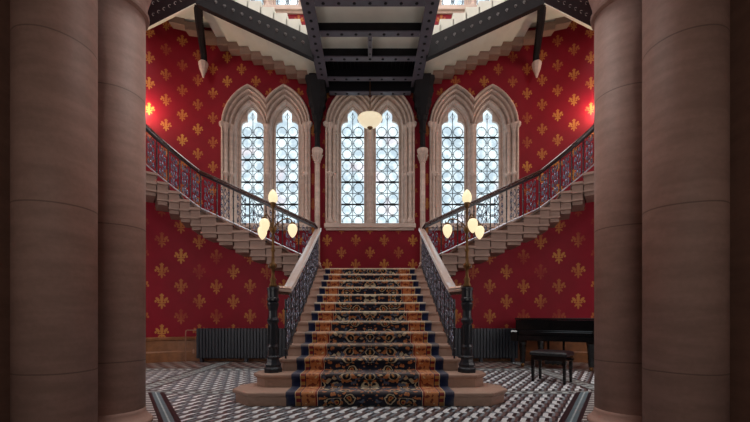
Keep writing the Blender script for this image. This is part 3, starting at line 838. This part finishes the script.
# ---------------------------------------------------------------- upper flights
UT, UR = .30, .125
YO = 8.97
for sg, nm in ((-1, 'left'), (1, 'right')):
    t = thing('upper_staircase', 'upper flight seen from below, white step soffits above stepped brown stone on the %s wall' % nm, 'staircase', (sg*2.7, 9.7, 7.5))
    for k in range(9):
        xa, xb = 1.31+UT*k, 1.31+UT*(k+1)
        zt = 7.30+UR*k; ztop = 6.99+(xa-1.3)*.463+.46+.30
        b = B(); x0, x1 = sorted((sg*xa, sg*(xb+.02)))
        box(b, x0, x1, YO-.03, YB-.092, zt+.06, ztop); part('step', b, 'plaster', t)
        b = B(); box(b, *sorted((sg*xa, sg*xb)), YB-.09, YB-.003, ztop-.1, ztop+.42); part('wall_skirting', b, 'flight_stone', t)
        b = B(); box(b, *sorted((sg*xa, sg*xb)), YB-.26, YB-.003, zt-.16, zt+.05)
        bevel_mod(part('wall_string', b, 'flight_stone', t), .012)
    for xa, xb, zl in ((4.01, 4.40, 8.29), (4.40, 4.80, 8.47), (4.80, 5.16, 8.58)):
        yw = lambda x: YW+math.sqrt(RC**2-max(0, x-XW)**2)-.004
        b = B(); prism(b, [(sg*xa, yw(xa)-.25), (sg*xb, yw(xb)-.25), (sg*xb, yw(xb)), (sg*xa, yw(xa))], zl, zl+.22)
        bmesh.ops.recalc_face_normals(b, faces=b.faces); bevel_mod(part('wall_string', b, 'flight_stone', t), .012)
    # string beam
    b = B(); bar(b, (sg*1.30, YO, 6.99), (sg*4.0, YO, 8.24), .10, .46); part('string_beam', b, 'iron_dark', t)
    b = B(); bar(b, (sg*1.30, YO, 6.97), (sg*4.0, YO, 8.22), .15, .03); part('string_flange', b, 'iron_dark', t)
    for i in range(12):
        xx = 1.55+.2*i; zc = 6.99+(xx-1.3)*.463+.23
        b = B()
        tube(b, [(sg*(xx+.034*math.cos(a)), YO-.056, zc+.034*math.sin(a)) for a in [R(30*q+40) for q in range(9)]], .006, 5)
        lathe(b, [(.014, -.01), (.018, 0), (.014, .01)], sg*xx, YO-.06, zc, 6); part('rosette', b, 'rosette', t)
    # quarter landing with its own beam
    lp = [(sg*4.0, YO), (sg*5.62, 9.76)]
    tl = thing('upper_landing', 'white soffited landing with black iron edge beam at the top of the %s upper flight' % nm, 'landing', (sg*4.6, 9.6, 8.5))
    arc = [(sg*(XW+(RC-.02)*math.sin(a)), YW+(RC-.02)*math.cos(a)) for a in [R(33-3.0*i) for i in range(11)]]
    b = B(); prism(b, [lp[0]]+arc+[(sg*4.02, YB-.06)], 8.75, 8.95); bmesh.ops.recalc_face_normals(b, faces=b.faces); part('slab', b, 'plaster', tl)
    b = B(); bar(b, (lp[0][0], lp[0][1], 8.27), (lp[1][0], lp[1][1], 8.27), .055, 1.0); part('edge_beam', b, 'iron_dark', tl)
    b = B(); bar(b, (lp[0][0], lp[0][1]-.0, 8.255), (lp[1][0], lp[1][1], 8.255), .06, .014); part('edge_flange', b, 'plaster', tl)
    for i in range(9):
        f = (i+.5)/9; px = lp[0][0]+(lp[1][0]-lp[0][0])*f; py = lp[0][1]+(lp[1][1]-lp[0][1])*f
        for zz in (8.5, 8.78):
            b = B(); tube(b, [(px+.034*math.cos(a), py-.042, zz+.034*math.sin(a)) for a in [R(30*q+40) for q in range(9)]], .006, 5); part('rosette', b, 'rosette', tl)
    # raking bracket with its corbel
    tb = thing('iron_bracket', 'slanting black iron bracket on a small stone corbel, upper %s wall' % nm, 'bracket', (sg*4.35, YB-.2, 7.65))
    b = B(); tube(b, [(sg*4.0, YO+.05, 8.3), (sg*4.12, 9.35, 8.18), (sg*4.25, 9.8, 8.0), (sg*4.33, 10.1, 7.85), (sg*4.36, 10.2, 7.70)], .10, 6, rb=.075); part('strut', b, 'iron_dark', tb)
    b = lathe(B(), [(.02, 7.30), (.06, 7.42), (.10, 7.52), (.12, 7.62), (.13, 7.66), (.10, 7.71)], sg*4.37, 10.17, 0, 8); part('corbel', b, 'window_stone', tb)

# ---------------------------------------------------------------- pendant lamp
t = thing('pendant_lamp', 'glowing opal glass bowl lamp hanging in front of the centre window', 'lamp', (0, 10.05, 5.88))
b = B(); tube(b, [(0, 10.05, 6.28), (0, 10.05, 7.3)], .013, 6); lathe(b, [(.02, 6.255), (.12, 6.27), (.06, 6.31), (.02, 6.35)], 0, 10.05, 0, 12); part('rod', b, 'brass', t)
b = lathe(B(), [(.02, 5.93), (.10, 5.945), (.20, 5.99), (.275, 6.07), (.325, 6.17), (.305, 6.20), (.18, 6.25), (.05, 6.265)], 0, 10.05, 0, 28); part('bowl', b, 'bowl', t, True)
b = lathe(B(), [(.01, 5.87), (.03, 5.885), (.07, 5.91), (.075, 5.935), (.04, 5.95)], 0, 10.05, 0, 10); part('finial', b, 'brass', t, True)

# ---------------------------------------------------------------- wall lights behind the columns
for sg, nm in ((-1, 'left'), (1, 'right')):
    th = R(36.5); x, y = sg*(XW+(RC-.20)*math.sin(th)), YW+(RC-.20)*math.cos(th)
    xw, yw = sg*(XW+(RC-.01)*math.sin(th)), YW+(RC-.01)*math.cos(th)
    t = thing('wall_light', 'glowing globe wall light on the red %s wall beside the columns' % nm, 'lamp', (xw, yw, 5.9))
    b = B(); tube(b, [(xw, yw, 5.9), (x, y, 5.85), (x, y, 5.98)], .012, 6); lathe(b, [(.05, 5.84), (.06, 5.9), (.05, 5.96)], xw, yw, 0, 10); part('arm', b, 'brass', t)
    b = lathe(B(), [(.03, 0), (.07, .03), (.085, .09), (.07, .15), (.03, .18)], x, y, 5.98, 14); part('globe', b, 'globe', t, True)
    l = bpy.data.lights.new('wall_light_bulb', 'POINT'); l.energy = 60; l.color = (1.0, .72, .5); l.shadow_soft_size = .09
    lo = bpy.data.objects.new('bulb', l); C.objects.link(lo); lo.parent = t; lo.location = Vector((x, y, 6.26))-Vector((xw, yw, 5.9))

# ---------------------------------------------------------------- radiators, skirting
def wall_pt(u, inset):
    """point on the wall line u metres from the centre, inset from the face"""
    s = 1 if u >= 0 else -1; a = abs(u)
    if a <= XC: return Vector((u, YC+RLOW-inset, 0)), Vector((0, -1, 0))
    th = (a-XC)/RLOW
    return Vector((s*(XC+(RLOW-inset)*math.sin(th)), YC+(RLOW-inset)*math.cos(th), 0)), Vector((-s*math.sin(th), -math.cos(th), 0))
for sg, nm in ((-1, 'left'), (1, 'right')):
    bm = B()
    us = [1.25+.2*i for i in range(29)]
    prof = [(.0, 0), (.05, 0), (.05, .22), (.035, .25), (.03, .48), (.055, .50), (.06, .54), (.03, .56), (.0, .57)]
    rings = []
    for u in us:
        p, n = wall_pt(sg*u, .003)
        rings.append([bm.verts.new(p+n*d+Vector((0, 0, z))) for d, z in prof])
    for a, c in zip(rings, rings[1:]):
        for i in range(len(prof)-1): bm.faces.new((a[i], a[i+1], c[i+1], c[i]))
    bmesh.ops.recalc_face_normals(bm, faces=bm.faces)
    o = link('baseboard_'+nm, bm, 'wood'); o['kind'] = 'structure'
    xa, xb = (1.70, 3.93) if sg < 0 else (1.70, 3.35)
    t = thing('radiator', 'long slate grey column radiator against the %s part of the red wall under the flight' % nm, 'radiator', (sg*2.8, 8.85, 0))
    nf = 31 if sg < 0 else 23; pitch_f = (xb-xa)/nf
    for i in range(nf):
        x = sg*(xa+pitch_f*(i+.5)); b = B()
        layers(b, [(x-.027, 8.76), (x+.027, 8.76), (x+.027, 8.92), (x-.027, 8.92)], [(.01, .09), (0, .11), (0, .75), (.012, .77)])
        part('fin', b, 'radiator', t)
    b = B()
    for zz in (.15, .70): tube(b, [(sg*xa, 8.84, zz), (sg*xb, 8.84, zz)], .03, 6)
    for xx in (xa+.1, xb-.1, (xa+xb)/2): box(b, sg*xx-.03, sg*xx+.03, 8.79, 8.89, 0, .1)
    part('headers', b, 'radiator', t)
    if sg < 0:
        b = B(); tube(b, [(sg*xb, 8.80, .73), (sg*(xb+.2), 8.77, .73), (sg*(xb+.22), 8.75, .72), (sg*(xb+.225), 8.74, .62), (sg*(xb+.225), 8.74, .02)], .012, 6)
        lathe(b, [(.02, 0), (.03, .02), (.03, .07), (.015, .1)], sg*(xb+.06), 8.77, .2, 8); part('pipe', b, 'pipe', t)

# ---------------------------------------------------------------- grand piano and bench
px, py = 0.0, 0.0
PW, PL = 1.52, 1.14
t = thing('grand_piano', 'black lacquered grand piano with closed lid, right of the main stair', 'piano', (2.90, 7.90, 0)); t.rotation_euler = (0, 0, R(-33)); ORG[t.name] = Vector((0, 0, 0))
def body_outline(e=0):
    pts = [(px-e, py+.28-e), (px+PW+e, py+.28-e), (px+PW+e, py+.5)]
    for i in range(1, 13):
        f = i/12; ang = f*PI
        xx = px+PW - (PW-.55)*(.5-.5*math.cos(ang)); yy = py+.5+(PL-.60)*f
        pts.append((xx+e, yy))
    pts += [(px+.45, py+PL-.02+e), (px+.15, py+PL+e), (px+.03, py+PL-.08+e), (px-e, py+PL-.25)]
    return pts
b = B(); prism(b, body_outline(), .60, .97); bevel_mod(part('case', b, 'black_gloss', t), .008)
b = B(); prism(b, body_outline(.015), .975, 1.008); bevel_mod(part('lid', b, 'black_gloss', t), .006)
b = B(); box(b, px-.02, px+PW+.02, py+.0, py+.30, .56, .66); part('key_bed', b, 'black_gloss', t)
for xx in (px-.03, px+PW-.10):
    b = B(); layers(b, [(xx, py-.03), (xx+.13, py-.03), (xx+.13, py+.32), (xx, py+.32)], [(0, .545), (0, .73), (.02, .76)])
    part('key_cheek', b, 'black_gloss', t)
b = B(); box(b, px+.11, px+PW-.11, py+.03, py+.16, .665, .74); box(b, px+.11, px+PW-.11, py+.16, py+.275, .665, .765); bevel_mod(part('fallboard', b, 'black_gloss', t), .01)
for xx, yy in ((px+.14, py+.28), (px+PW-.14, py+.28), (px+.4, py+PL-.28)):
    b = lathe(B(), [(.045, .08), (.05, .12), (.06, .30), (.075, .46), (.085, .52), (.085, .60)], xx, yy, 0, 8)
    lg = part('leg', b, 'black_gloss', t)
    b = lathe(B(), [(.02, 0), (.035, .02), (.035, .05), (.02, .08)], xx, yy, 0, 10); part('caster', b, 'brass', lg)
b = B(); xm = px+PW/2
box(b, xm-.16, xm-.12, py+.34, py+.38, .14, .60); box(b, xm+.12, xm+.16, py+.34, py+.38, .14, .60); box(b, xm-.2, xm+.2, py+.3, py+.42, .07, .15)
ly = part('pedal_lyre', b, 'black_gloss', t)
for dx in (-.09, 0, .09):
    b = B(); box(b, xm+dx-.018, xm+dx+.018, py+.22, py+.32, .075, .09); part('pedal', b, 'brass', ly)
bx, by, brot = 2.91, 6.21, R(-42)
t = thing('piano_bench', 'black padded piano bench standing in front of the grand piano', 'bench', (bx, by, 0))
MT = Matrix.Translation((bx, by, 0)) @ Matrix.Rotation(brot, 4, 'Z')
hw, hd = .275, .21
b = B(); layers(b, [(-hw, -hd), (hw, -hd), (hw, hd), (-hw, hd)], [(.01, .425), (0, .435), (0, .465), (.012, .485), (.05, .497)]); b.transform(MT); part('cushion', b, 'leather', t)
b = B(); box(b, -hw+.015, hw-.015, -hd+.015, hd-.015, .345, .424, MT); bevel_mod(part('frame', b, 'black_gloss', t), .006)
for ax, ay in ((-1, -1), (1, -1), (1, 1), (-1, 1)):
    b = B(); cx, cy = ax*(hw-.04), ay*(hd-.04)
    layers(b, [(cx-.025, cy-.025), (cx+.025, cy-.025), (cx+.025, cy+.025), (cx-.025, cy+.025)], [(.008, 0), (.003, .2), (0, .344)]); b.transform(MT); part('leg', b, 'black_gloss', t)
for ax in (-1, 1):
    b = B(); tube(b, [MT @ Vector((ax*(hw-.012), 0, .385)), MT @ Vector((ax*(hw+.045), 0, .385))], .022, 8); part('knob', b, 'black_gloss', t)
